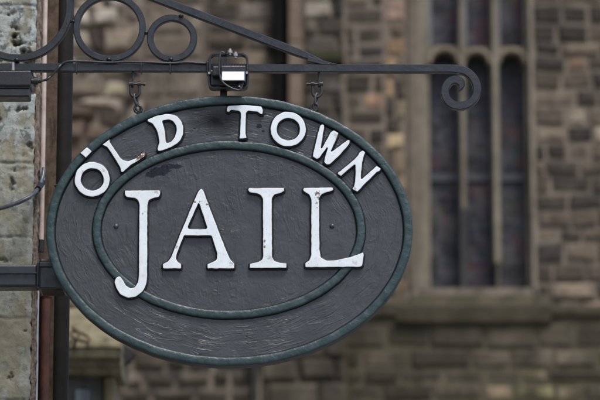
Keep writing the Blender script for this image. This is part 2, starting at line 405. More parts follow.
    for (a, b, d0, d1) in ((527.5, 531, .08, .32), (531, 535.5, -.02, .30)):
        j.box(X(a), X(b)-.003, Y0+d0, Y0+d1, wz0-.02, wz1+.1, bev=.012)
    j.box(X(407), X(535), Y0-.05, Y0+.3, wz1+.1, wz1+.32, bev=.02)
    j.build('jamb', M_dress, wn_)
    def mull(c, w, zb, zt, mt):
        q = MB(); x = X(c, Y0+.1); w2 = w*.009*1.0/2
        prof = [(-w2, .10), (-w2*.55, .02), (w2*.55, .02), (w2, .10), (w2, .26), (-w2, .26)]
        vs = [(x+a, Y0+y, z) for z in (zb, zt) for a, y in prof]
        q.add(vs, [(i, (i+1) % 6, 6+(i+1) % 6, 6+i) for i in range(6)]+[tuple(range(6)), tuple(range(6, 12))])
        q.build('mullion', mt, wn_)
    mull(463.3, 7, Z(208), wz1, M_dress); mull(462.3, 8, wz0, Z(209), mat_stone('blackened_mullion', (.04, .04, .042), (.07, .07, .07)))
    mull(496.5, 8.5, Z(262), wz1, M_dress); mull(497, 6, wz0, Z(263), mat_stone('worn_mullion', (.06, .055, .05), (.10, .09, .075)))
    def arch(a, b):
        q = MB(); r = (X(b)-X(a))/2; cx = (X(a)+X(b))/2; zc = Z(62)
        path = [(cx-r*math.cos(t), zc+r*1.0*math.sin(t)) for t in [math.pi*i/24 for i in range(25)]]
        q.ribbon(path, .024, Y0+.03, Y0+.22, ch=.014)
        # spandrel stone between the curve and the transom, solid
        top = zc+r*1.0+.05
        n = len(path); vs = [(x, Y0+.14, z) for x, z in path]+[(x, Y0+.14, top) for x, z in path]+[(x, Y0+.24, z) for x, z in path]+[(x, Y0+.24, top) for x, z in path]
        fs = []
        for i in range(n-1):
            fs += [(i, i+1, n+i+1, n+i), (2*n+i, 2*n+i+1, 3*n+i+1, 3*n+i), (i, i+1, 2*n+i+1, 2*n+i), (n+i, n+i+1, 3*n+i+1, 3*n+i)]
        q.add(vs, fs); q.build('arched_head', M_dress2, wn_)
    arch(430.5, 461); arch(465, 492.5); arch(500, 528)
    for a, b, o in ((431, 433.5, 1), (467, 469.5, 1), (501, 503.5, 1)):
        q = MB(); q.box(X(a), X(b), Y0+.20, Y0+.27, Z(49), wz1); q.build('lead_strip', mat_flat('bright_lead', (.15, .17, .20), .5), wn_)
    g = NT('leaded_stained_glass'); o = g.obj()
    vo = g.n('ShaderNodeTexVoronoi', inp={'Vector': o, 'Scale': 9.0}); 
    cc = g.mix(.97, vo.outputs['Color'], (.022, .024, .032)); cc = g.mix(g.ramp(g.noise(o, 30, 4, .7), [(.45, 0), (.65, .6)]), cc, (.010, .010, .013))
    red = g.ramp(g.noise(o, 5, 5, .7), [(.52, 0), (.60, 1)]); cc = g.mix(g.math('MULTIPLY', red, .6), cc, (.12, .026, .020))
    cc = g.mix(g.ramp(g.noise(o, 3.5, 3), [(.5, 0), (.7, .7)]), cc, (.020, .028, .045))
    br = g.n('ShaderNodeTexBrick', inp={'Vector': g.n('ShaderNodeMapping', inp={0: o, 2: (R(90), 0, 0)}).outputs[0], 'Color1': (1, 1, 1, 1), 'Color2': (.7, .7, .7, 1), 'Mortar': (0, 0, 0, 1), 'Scale': 1.0, 'Mortar Size': .008, 'Brick Width': .085, 'Row Height': .10}); br.offset = 0
    blo = g.ramp(g.noise(o, 6.5, 5, .7), [(.48, 0), (.60, 1)]); cc = g.mix(g.math('MULTIPLY', blo, .75), cc, (.085, .080, .085))
    blk = g.ramp(g.noise(g.n('ShaderNodeVectorMath', operation='ADD', inp={0: o, 1: (9, 3, 4)}).outputs[0], 5, 5, .7), [(.50, 0), (.60, 1)]); cc = g.mix(g.math('MULTIPLY', blk, .85), cc, (.008, .008, .011))
    cc = g.mix(g.math('MULTIPLY', br.outputs['Fac'], .6), cc, (.055, .058, .064))
    g.base(cc); g.rough(.5); g.b.inputs['Specular IOR Level'].default_value = .2; g.bump(g.noise(o, 16, 3), .5, .02)
    p = MB(); p.box(X(426), X(531), Y0+.262, Y0+.275, wz0, wz1)
    p.build('leaded_glass', g.mat, wn_)
    q = MB()
    for py in (172, -30):
        q = MB(); q.box(X(430), X(528), Y0+.235, Y0+.26, Z(py)-.03, Z(py)+.03); q.build('saddle_bar', M_lead, wn_)
    s = MB()
    def wedge(mb, x0, x1, ytop, zt, yb, zb, yback, th=.09, slump=0):
        n = 24; vs = []
        for i in range(n+1):
            x = x0+(x1-x0)*i/n; d = .012*fb(x*3, zt, 5)
            vs += [(x, ytop, zt+d), (x, yb+.8*d, zb+d), (x, yb+.8*d, zb-th+d), (x, yb+.05, zb-th-.03), (x, yback, zb-th-.03), (x, yback, zt+d)]
        fs = []
        for i in range(n):
            for k2 in range(6): fs.append((i*6+k2, i*6+(k2+1) % 6, i*6+6+(k2+1) % 6, i*6+6+k2))
        fs += [tuple(range(6)), tuple(n*6+k2 for k2 in range(6))]
        mb.add(vs, fs)
    wedge(s, X(410), X(545), Y0+.24, wz0+.0, Y0-.12, Z(297), Y0+.3, .12)
    s.build('window_sill', mat_stone('weathered_sill_top', (.055, .05, .038), (.16, .135, .095), moss=.5, mosscol=(.055, .053, .025)), wn_)
    s = MB()
    wedge(s, X(394), X(547), Y0-.04, Z(308)+.06, Y0-.26, Z(311), Y0+.0, .14)
    wedge(s, X(547)+.003, XR, Y0-.02, Z(311)+.05, Y0-.24, Z(314), Y0+.0, .05)
    wedge(s, X(340), X(394)-.003, Y0-.04, Z(303)+.04, Y0-.25, Z(309), Y0+.0, .10)
    wedge(s, X(260), X(340)-.003, Y0-.04, Z(322)+.25, Y0-.62, Z(322), Y0+.0, .10)
    s.build('string_course', M_sill, root)
    # small mossy ledge on the buttress
    s = MB(); wedge(s, X(309), X(344), Y0-.04, Z(53)+.03, Y0-.16, Z(58), Y0-.0, .06)
    s.build('ledge', mat_stone('black_moss_stone', (.02, .02, .014), (.05, .05, .028), moss=.4, mosscol=(.026, .028, .012)), root)
    # parapet coping
    s = MB(); s.box(XL-.1, X(205)+.1, Y0-1.35, Y0+1.3, TOP, TOP+.25, bev=.04); s.box(X(205)+.11, XR+.1, Y0-.15, Y0+1.3, TOP, TOP+.25, bev=.04)
    s.build('coping', M_dress, root)
    # downpipe on the church
    t = thing('church_downpipe', 'blurred black cast iron downpipe beside the pink stone strip of the church', 'downpipe', (X(280.5), Y0+.2, 0))
    q = MB(); x = X(280.5, Y0+.2)
    q.tube([(x, Y0+.22, zz) for zz in (0, Z(330), Z(100), TOP)], .076, 16); q.build('pipe', M_drain, t)
    for zz in (Z(40), Z(180), Z(360)):
        q = MB(); q.tube([(x, Y0+.22, zz-.06), (x, Y0+.22, zz+.06)], .092, 16); q.box(x-.14, x+.14, Y0+.27, Y0+.36, zz-.03, zz+.03); q.build('clamp', M_drain, t)
    t = thing('waste_pipe', 'thin dark blurred pipe on the lower church wall under the sign', 'pipe', (X(254.5), Y0-.4, 0))
    q = MB(); x = X(254.5, Y0-1.36); q.tube([(x, Y0-1.32, 0), (x, Y0-1.32, Z(345)), (x, Y0-1.22, Z(335)), (x, Y0+.38, Z(334))], .028, 12); q.build('pipe', M_drain, t)
    q = MB(); q.box(x-.07, x+.07, Y0-1.35, Y0-1.22, Z(385)-.02, Z(385)+.02); q.build('clamp', M_drain, t)
M_lead = mat_flat('lead_strip', (.045, .05, .06), .6)
church()

# ------------------------------------------------------------------ stone mausoleum (lower left, between drainpipe and sign)
def mausoleum():
    Y = 5.2
    def X(px): return P(px, 350, Y).x
    def Z(py): return P(100, py, Y).z
    xr = X(121.5); xl = xr-1.9
    t = thing('stone_tomb', 'mossy stone tomb with moulded cornice partly hidden behind the black drainpipe', 'tomb', ((xl+xr)/2, Y+.8, 0))
    Ms = mat_stone('lichened_tomb_stone', (.14, .125, .085), (.24, .21, .14), moss=.45, mosscol=(.13, .12, .05), sc=3)
    Mc = mat_stone('mossy_cornice_stone', (.13, .12, .08), (.22, .20, .14), moss=.4, mosscol=(.075, .075, .035), sc=3)
    Mw = mat_stone('grey_tomb_wall', (.085, .09, .095), (.15, .155, .16), sc=2)
    Mp = mat_stone('pale_tomb_panel', (.20, .24, .27), (.28, .32, .35), sc=2)
    w = MB(); w.box(xl+.15, X(104), Y+.10, Y+.28, 0, Z(374)); w.build('wall', Mw, t)
    w = MB(); w.box(X(103), X(114), Y+.06, Y+.30, 0, Z(374)-.002, bev=.008); w.build('corner_pilaster', Ms, t)
    w = MB(); w.box(X(74), X(89), Y+.075, Y+.12, 1.2, Z(386), bev=.006); w.build('inscribed_panel', Mp, t)
    # cornice profile swept along the front
    prof = [(.02, 0), (.02, -.002), (-.00, .0), (-.01, .02), (-.03, .035), (-.035, .055), (-.06, .065), (-.065, .10), (.1, .10), (.1, 0)]
    z0 = Z(374); hh = Z(352)-z0
    c = MB(); n = 40; pr = [(.06, 0), (.0, 0.0), (-.01, .22), (-.035, .34), (-.035, .52), (-.075, .62), (-.085, .96), (.34, .96), (.34, 0)]
    vs = []
    for i in range(n+1):
        x = xl+(xr-xl)*i/n; d = .004*fb(x*9, 1, 2)
        ends = (0 if i < n else 0)
        vs += [(x, Y+a+d, z0+b*hh+d*.6) for a, b in pr]
    m_ = len(pr); fs = []
    for i in range(n):
        for k in range(m_): fs.append((i*m_+k, i*m_+(k+1) % m_, (i+1)*m_+(k+1) % m_, (i+1)*m_+k))
    fs += [tuple(range(m_)), tuple(n*m_+k for k in range(m_))]
    c.add(vs, fs); c.build('cornice', Mc, t)
    # sloping roof slab above, grid with worn surface
    zt = Z(351)+.002; r = MB(); nx, ny = 60, 16; vs = []
    zr = Z(300)
    for jn in range(ny+1):
        v = jn/ny
        for i in range(nx+1):
            x = xl+(xr-xl)*i/nx
            zz = zt+.012+(zr-zt)*v*.9
            yy = Y-.07+v*.22
            d = .010*fb(x*6, v*4, 3)
            vs.append((x, yy+d, zz))
    for i in range(nx+1): vs.append((xl+(xr-xl)*i/nx, Y-.07, zt))
    fs = [(jn*(nx+1)+i, jn*(nx+1)+i+1, (jn+1)*(nx+1)+i+1, (jn+1)*(nx+1)+i) for jn in range(ny) for i in range(nx)]
    b = (ny+1)*(nx+1); fs += [(b+i, b+i+1, i+1, i) for i in range(nx)]
    base = len(vs); vs += [(xl, Y+.34, zt), (xr, Y+.34, zt), (xl, Y+.34, zr+.02), (xr, Y+.34, zr+.02)]
    tl, tr = ny*(nx+1), ny*(nx+1)+nx
    fs += [(tl, tr, base+3, base+2), (base, base+1, base+3, base+2), tuple([jn*(nx+1)+nx for jn in range(ny+1)]+[base+3, base+1, b+nx]), tuple([jn*(nx+1) for jn in range(ny+1)]+[base+2, base, b])]
    r.add(vs, fs, smooth=False); r.build('roof_slab', Ms, t)
    # dark iron lantern bracket on the right end
    q = MB(); pts = [(113, 376), (117, 366), (123, 358), (130, 350)]
    q.ribbon([XZ(a, b_, Y+.2) for a, b_ in pts], [.012, .02, .028, .03], Y+.18, Y+.26, ch=.004); q.tube([P(131, 362, Y+.22), P(124, 358, Y+.22), P(119, 345, Y+.22)], .014, 8); q.build('iron_bracket', M_dark, t)
    q = MB(); rr = []
    for i in range(33):
        a = 2*math.pi*i/32; rr.append(P(80+9.5*math.cos(a), 336.5+4*math.sin(a)+.35*(9*math.cos(a)), Y-.10-.05*math.sin(a)))
    q.tube(rr, .0065, 8); q.tube([P(72, 327, Y-.06), P(80, 333, Y-.12), P(76, 341, Y-.12), P(73, 349, Y-.05)], .006, 8)
    q.build('rusty_ring', mat_metal('rusty_iron', (.06, .038, .024), .8, hi=(.12, .07, .04)), t)
mausoleum()

# ------------------------------------------------------------------ near stone house (left edge) the bracket is fixed to
def house():
    YW = .36
    xe = P(33, 200, YW).x
    t = thing('stone_house', 'peeling pale painted stone house corner at the left edge', 'house', (-1.6, 1.2, 0))
    m = NT('peeling_painted_stone'); o = m.obj()
    at = m.n('ShaderNodeAttribute', attribute_name='peel'); pe = at.outputs['Color']
    sep = m.n('ShaderNodeSeparateColor', inp={0: pe}); paint, pit, joint = sep.outputs
    n = m.noise(o, 60, 6, .7)
    stone = m.mix(m.ramp(m.noise(o, 16, 5, .6), [(.3, 0), (.7, 1)]), (.22, .215, .165), (.32, .31, .24))
    stone = m.mix(m.ramp(m.noise(o, 40, 5, .7), [(.5, 0), (.68, .8)]), stone, (.17, .185, .17))
    pt = m.mix(m.ramp(n, [(.35, 0), (.65, 1)]), (.27, .31, .30), (.42, .46, .44))
    pt = m.mix(m.ramp(m.noise(o, 33, 5, .7), [(.53, 0), (.60, .9)]), pt, (.085, .10, .11))
    c = m.mix(paint, stone, pt); c = m.mix(pit, c, (.04, .028, .02)); c = m.mix(joint, c, (.12, .125, .12))
    m.base(c); m.rough(.85); m.bump(m.noise(o, 130, 6, .7), .8, .0025)
    # dense, really pitted grid round the part the photo shows
    x0, z0, z1 = -1.02, 2.75, 4.0; nx, nz = 110, 360
    vs = []; pl = []
    joints = [P(10, y, YW).z for y in (5, 84, 163, 237, 318, 400)]
    for k in range(nz+1):
        z = z0+(z1-z0)*k/nz
        for i in range(nx+1):
            x = x0+(xe-x0)*i/nx
            jj = min(abs(z-jz-.003*fb(x*30, jz, 1)) for jz in joints)
            j = max(0, 1-jj/.006)*(.65+.35*fb(x*25, z*25, 2))
            # upper stretch is heavily pitted; below the third joint the stone is sound
            up = min(1, max(0, (z-P(10, 175, YW).z)/.12))
            a = fb(x*13, z*13, 8, 5); b = fb(x*30+4, z*30, 3, 5)
            pit = max(0, min(1, (a*.75+b*.45-.23)*6))*up
            pit = max(pit, max(0, min(1, (b-.62)*8))*.5)
            dp = fb(x*26+9, z*14, 12, 5)
            paint = max(0, min(1, (dp+.16)*4+.1))*(.5+.5*up) if z > P(10, 318, YW).z else max(0, min(1, (dp-.25)*4))*.5
            edge = max(0, 1-(xe-x)/.012)
            y = YW+.014*pit+.005*j+.0022*b+.012*edge*edge-.0015*paint
            vs.append((x+.004*edge*fb(2, z*40, 5), y, z)); pl.append((paint*(1-pit), pit, max(0, min(1, j*.9))))
    fs = [(k*(nx+1)+i, k*(nx+1)+i+1, (k+1)*(nx+1)+i+1, (k+1)*(nx+1)+i) for k in range(nz) for i in range(nx)]
    me = bpy.data.meshes.new('front_wall'); me.from_pydata(vs, [], fs); me.materials.append(m.mat)
    ca = me.color_attributes.new('peel', 'FLOAT_COLOR', 'POINT')
    for i, c_ in enumerate(pl): ca.data[i].color = (*c_, 1)
    for p in me.polygons: p.use_smooth = True
    fw = bpy.data.objects.new('front_wall', me); COL.objects.link(fw); attach(fw, t)
    Mrest = mat_stone('house_stone', (.26, .24, .18), (.36, .32, .24), sc=3)
    w = MB()
    w.add([(x_, y_, z_) for z_ in (0, 6.2) for x_, y_ in ((-4.0, YW+.03), (xe-.004, YW+.03), (xe-.004, YW+.2), (-1.9, 4.6), (-4, 4.6))], [(0, 1, 2, 3, 4), (5, 6, 7, 8, 9)]+[(i, (i+1) % 5, 5+(i+1) % 5, 5+i) for i in range(5)]); w.box(-4, x0, YW, YW+.03, 0, 6.2)
    w.box(x0, xe-.001, YW+.003, YW+.03, 0, z0); w.box(x0, xe-.001, YW+.003, YW+.03, z1, 6.2)
    w.box(-4.0, -1.02, -.9, YW-.002, 0, 6.2)
    w.build('wall', Mrest, t)
    # corner margin stone
    Mb = mat_stone('brown_margin_stone', (.060, .042, .030), (.13, .095, .07), sc=8)
    w = MB(); w.box(xe-.003, P(56, 200, YW+.12).x, YW+.11, YW+.2, 0, 6.2); w.build('margin', Mb, t)
    Mm = mat_stone('crumbling_mortar', (.09, .06, .045), (.30, .26, .22), sc=22)
    w = MB(); zz = 2.4; pts = []
    while zz < 4.4:
        pts.append((P(36.3, 200, YW+.05).x+.004*fb(1, zz*22, 3), zz)); zz += .008
    w.ribbon(pts, [.0065+.0035*fb(4, z*45, 9) for _, z in pts], YW+.02, YW+.10, ch=.002)
    w.build('mortar_fillet', Mm, t)
    w = MB(); w.box(-4.2, xe+.02, -1.0, .7, 6.202, 6.4, bev=.02); w.box(-4.2, -1.8, .7, 4.7, 6.202, 6.39, bev=.02); w.build('coping', Mrest, t)
house()

def vert(px0, py0, px1, py1, Y):
    a, b = P(px0, py0, Y), P(px1, py1, Y); return a, b
def drain():
    Y = .49; r = 9.9*U
    x = P(61.9, 200, Y).x
    t = thing('drainpipe', 'fat black drainpipe running down the corner of the painted stone house', 'drainpipe', (x, Y, 0))
    q = MB(); q.tube([(x, Y, z) for z in (0, 1, 2, 2.9, 3.2, 3.5, 4, 6.1)], r, 36); q.build('pipe', M_drain, t)
    for py in (-60, 460):
        q = MB(); z = P(60, py, Y).z
        q.tube([(x, Y, z-.016), (x, Y, z-.013), (x, Y, z+.013), (x, Y, z+.016)], r, 36, rs=[r+.001, r+.0022, r+.0022, r+.001]); q.build('collar', M_drain, t)
    q = MB(); z0, z1 = P(60, 200, Y).z, P(60, 187, Y).z
    for z in (z0, z1):
        q.tube([(x-.075, Y+.02, z), (x-.03, Y-.012, z), (x, Y-r-.003, z)], .003, 8)
    q.box(x-.088, x-.062, Y+.0, Y+.03, z0-.006, z1+.006, bev=.002); q.build('clamp', mat_metal('brown_clamp', (.05, .04, .035), .5), t)
    # narrow pipes beside it
    t = thing('pink_conduit', 'narrow pinkish conduit left of the black drainpipe', 'pipe', (P(43, 200, .43).x, .43, 0))
    q = MB(); xx = P(43.2, 130, .44).x
    m = mat_metal('faded_pink_paint', (.40, .32, .28), .6, hi=(.62, .54, .51), bs=120)
    q.tube([(xx+.0015*fb(3, z, 1), .44, z) for z in [P(43, 247, .44).z+i*.1 for i in range(28)]], .0068, 14); q.build('pipe', m, t)
    q = MB(); q.tube([(xx, .44, P(43, 240, .44).z), (xx-.002, .44, P(43, 252, .44).z)], .0085, 12); q.build('end_cap', M_dark, t)
    t = thing('rusty_pipe', 'rusty red brown pipe just left of the black drainpipe', 'pipe', (P(45, 350, .45).x, .45, 0))
    xx = P(45.2, 345, .45).x; zt = P(45, 286, .45).z
    m = mat_metal('rust_red_paint', (.055, .022, .018), .6, hi=(.14, .05, .028), bs=90, rust=.06)
    q = MB(); q.tube([(xx, .45, 0), (xx, .45, 2), (xx, .45, zt)], .0125, 18); q.build('pipe', m, t)
    q = MB(); q.tube([(xx, .45, zt-.03), (xx, .45, zt)], .0155, 18); q.build('socket', m, t)
    t = thing('thin_cable', 'thin pale blue white cable beside the rusty pipe', 'cable', (P(37.5, 350, .42).x, .42, 0))
    pts = []; zz = P(37, 290, .42).z
    while zz > 0: pts.append((P(37.2, 345, .42).x+.0012*fb(1, zz*5, 2), .42, zz)); zz -= .05
    q = MB(); q.tube(pts, .0034, 10); q.build('cable', mat_metal('pale_cable_sheath', (.34, .37, .42), .3, hi=(.55, .58, .62)), t)
    q = MB(); q.tube([(p[0]-.0075, p[1]+.02, p[2]) for p in pts], .0035, 8); q.build('dark_cable', M_black, t)
drain()

def stay():
    t = thing('stay_arm', 'dark steel stay arm reaching from the left edge to behind the oval sign', 'steel arm', P(0, 275, .12))
    m = mat_metal('dark_blue_steel', (.016, .019, .025), .28, hi=(.028, .034, .044), bs=50)
    q = MB(); Y0, Y1 = .10, .17
    a = P(0, 262, Y0); 
    zt0, zb0 = P(0, 261.5, Y0).z, P(0, 286.5, Y0).z
    q.box(-1.03, P(37.5, 275, Y0).x, Y0+.004, Y1, zb0, zt0-.006, bev=.006)
    q.box(-1.03, P(37, 275, Y0).x, Y0-.003, Y0+.012, P(0, 273, Y0).z-.0015, P(0, 273, Y0).z+.0015)
    q.build('arm', m, t)
    q = MB(); q.box(P(39, 275, Y0).x, P(66, 275, Y0).x, Y0-.01, Y1+.02, P(50, 290, Y0).z, P(50, 259, Y0).z, bev=.006)
    q.box(P(36.5, 275, Y0).x, P(39.5, 275, Y0).x, Y0-.002, Y1+.01, P(50, 286, Y0).z, P(50, 262, Y0).z, bev=.003)
    q.box(P(39.5, 275, Y0).x, P(65, 275, Y0).x, Y0-.016, Y0, P(50, 268, Y0).z, P(50, 263, Y0).z, bev=.002)
    q.build('coupling', m, t)
    q = MB(); q.box(P(66, 275, Y0).x, P(120, 275, Y0).x, Y0-.0, Y1, P(50, 285, Y0).z, P(50, 265, Y0).z, bev=.004)
    q.box(P(112, 275, .05).x, P(120, 275, .05).x, .052, Y0-.002, P(50, 285, Y0).z, P(50, 265, Y0).z, bev=.003); q.build('rear_plate', m, t)
    q = MB(); q.box(-1.02, -1.005, .04, .23, zb0-.05, zt0+.05, bev=.003); q.build('wall_plate', m, t)
    # loose grey cable sagging across the wall
    Yc = .30
    pts = [(-60, 226), (-30, 217), (-10, 211), (0, 208.5), (10, 205.5), (20, 202), (29, 197.5), (36, 191.5), (40.5, 184.5), (43, 176), (44, 168)]
    q = MB(); q.tube([P(a_, b_, Yc+(0.10 if a_ > 30 else 0)*(a_-30)/14) for a_, b_ in pts], .0055, 12)
    
    tt = thing('sagging_cable', 'thick blue grey cable sagging across the painted stone wall', 'cable', P(0, 208, Yc))
    q.build('cable', mat_metal('blue_grey_sheath', (.055, .065, .08), .3, hi=(.12, .14, .17)), tt)
    q = MB(); q.tube([P(38, 189, Yc+.05), P(42.5, 182, Yc+.10)], .0085, 12); q.build('clip', M_iron, tt)
stay()

# ------------------------------------------------------------------ the sign
def dense(pts, n=6):
    """catmull-rom through px points"""
    out = []
    for i in range(len(pts)-1):
        p0, p1, p2, p3 = pts[max(i-1, 0)], pts[i], pts[i+1], pts[min(i+2, len(pts)-1)]
        for k in range(n):
            t = k/n; out.append(tuple(.5*((2*p1[a])+(-p0[a]+p2[a])*t+(2*p0[a]-5*p1[a]+4*p2[a]-p3[a])*t*t+(-p0[a]+3*p1[a]-3*p2[a]+p3[a])*t**3) for a in (0, 1)))
    out.append(pts[-1]); return out
def round_poly(pts, rad=1.0, n=4):
    """round every corner of a px polygon with radius-ish cut rad (limited by edge length)"""
    out = []; N = len(pts)
    for i in range(N):
        p, a, b = Vector(pts[i]), Vector(pts[i-1]), Vector(pts[(i+1) % N])
        da, db = (a-p), (b-p); la, lb = da.length, db.length
        ca, cb = min(rad, la*.42), min(rad, lb*.42)
        s, e = p+da/la*ca, p+db/lb*cb
        for k in range(n+1):
            t = k/n; q = s*(1-t)**2+p*2*t*(1-t)+e*t*t; out.append((q.x, q.y))
    return out
def letter(ch, loops, root, label, thick=.0125, bev=.0027):
    YF = -thick
    def worn(lp):
        out = []
        for i in range(len(lp)):
            a, b = lp[i], lp[(i+1) % len(lp)]; L_ = math.hypot(b[0]-a[0], b[1]-a[1]); k = max(1, int(L_/2.5))
            for j in range(k):
                x, y = a[0]+(b[0]-a[0])*j/k, a[1]+(b[1]-a[1])*j/k
                out.append((x+.34*noise.noise(Vector((x*.22, y*.22, 1))), y+.34*noise.noise(Vector((x*.22, y*.22, 9)))))
        return out
    loops = [worn(l) for l in loops]
    cu = bpy.data.curves.new('letter', 'CURVE'); cu.dimensions = '2D'; cu.fill_mode = 'BOTH'
    for lp in loops:
        sp = cu.splines.new('POLY'); sp.points.add(len(lp)-1); sp.use_cyclic_u = True
        for pt, (a, b) in zip(sp.points, lp):
            w = P(a, b, YF); pt.co = (w.x, w.z, 0, 1)
    cu.extrude = thick/2+.004-bev; cu.bevel_depth = bev; cu.bevel_resolution = 2; cu.offset = -.0021
    tmp = bpy.data.objects.new('tmp', cu); COL.objects.link(tmp)
    dg = bpy.context.evaluated_depsgraph_get(); dg.update()
    me = bpy.data.meshes.new_from_object(tmp.evaluated_get(dg)); bpy.data.objects.remove(tmp)
    me.name = 'letter'; me.materials.clear(); me.materials.append(M_white); me.materials.append(M_edge)
    half = thick/2+.004
    for v in me.vertices: v.co = Vector((v.co.x, -v.co.z+YF+half, v.co.y))
    me.update()
    bm = bmesh.new(); bm.from_mesh(me); bmesh.ops.remove_doubles(bm, verts=bm.verts[:], dist=1e-5); bmesh.ops.recalc_face_normals(bm, faces=bm.faces[:]); bm.to_mesh(me); bm.free()
    for p in me.polygons:
        p.material_index = 0 if p.center.y < YF+bev*.22 else 1
    # black rim round the letter foot: halo of shade made solid, same mesh
    cu2 = bpy.data.curves.new('shade_rim', 'CURVE'); cu2.dimensions = '2D'; cu2.fill_mode = 'BOTH'
    for lp in loops:
        sp = cu2.splines.new('POLY'); sp.points.add(len(lp)-1); sp.use_cyclic_u = True
        for pt, (a, b) in zip(sp.points, lp): w = P(a, b, YF); pt.co = (w.x, w.z, 0, 1)
    cu2.extrude = .0022; cu2.bevel_depth = .0036; cu2.bevel_resolution = 1
    tmp = bpy.data.objects.new('tmp', cu2); COL.objects.link(tmp); dg = bpy.context.evaluated_depsgraph_get(); dg.update()
    m2 = bpy.data.meshes.new_from_object(tmp.evaluated_get(dg)); bpy.data.objects.remove(tmp)
    nv = len(me.vertices); V = [v.co.copy() for v in me.vertices]; F = [tuple(p.vertices) for p in me.polygons]; MI = [p.material_index for p in me.polygons]
    V += [Vector((v.co.x, -v.co.z-.0002, v.co.y)) for v in m2.vertices]; F += [tuple(i+nv for i in p.vertices) for p in m2.polygons]; MI += [1]*len(m2.polygons)
    me = bpy.data.meshes.new('letter'); me.from_pydata(V, [], F); me.materials.append(M_white); me.materials.append(M_edge)
    for p, k in zip(me.polygons, MI): p.material_index = k
    bm = bmesh.new(); bm.from_mesh(me); bmesh.ops.recalc_face_normals(bm, faces=bm.faces[:]); bm.to_mesh(me); bm.free()
    o = bpy.data.objects.new('letter', me); COL.objects.link(o); attach(o, root); o['label'] = label
    return o
def ell(cx, cy, rx, ry, n=72, wob=.0, seed=0):
    return [(cx+(rx+wob*noise.noise(Vector((math.cos(2*math.pi*i/n)*2, math.sin(2*math.pi*i/n)*2, seed))))*math.cos(2*math.pi*i/n), cy+(ry+wob*noise.noise(Vector((math.cos(2*math.pi*i/n)*2, 5, seed))))*math.sin(2*math.pi*i/n)) for i in range(n)]

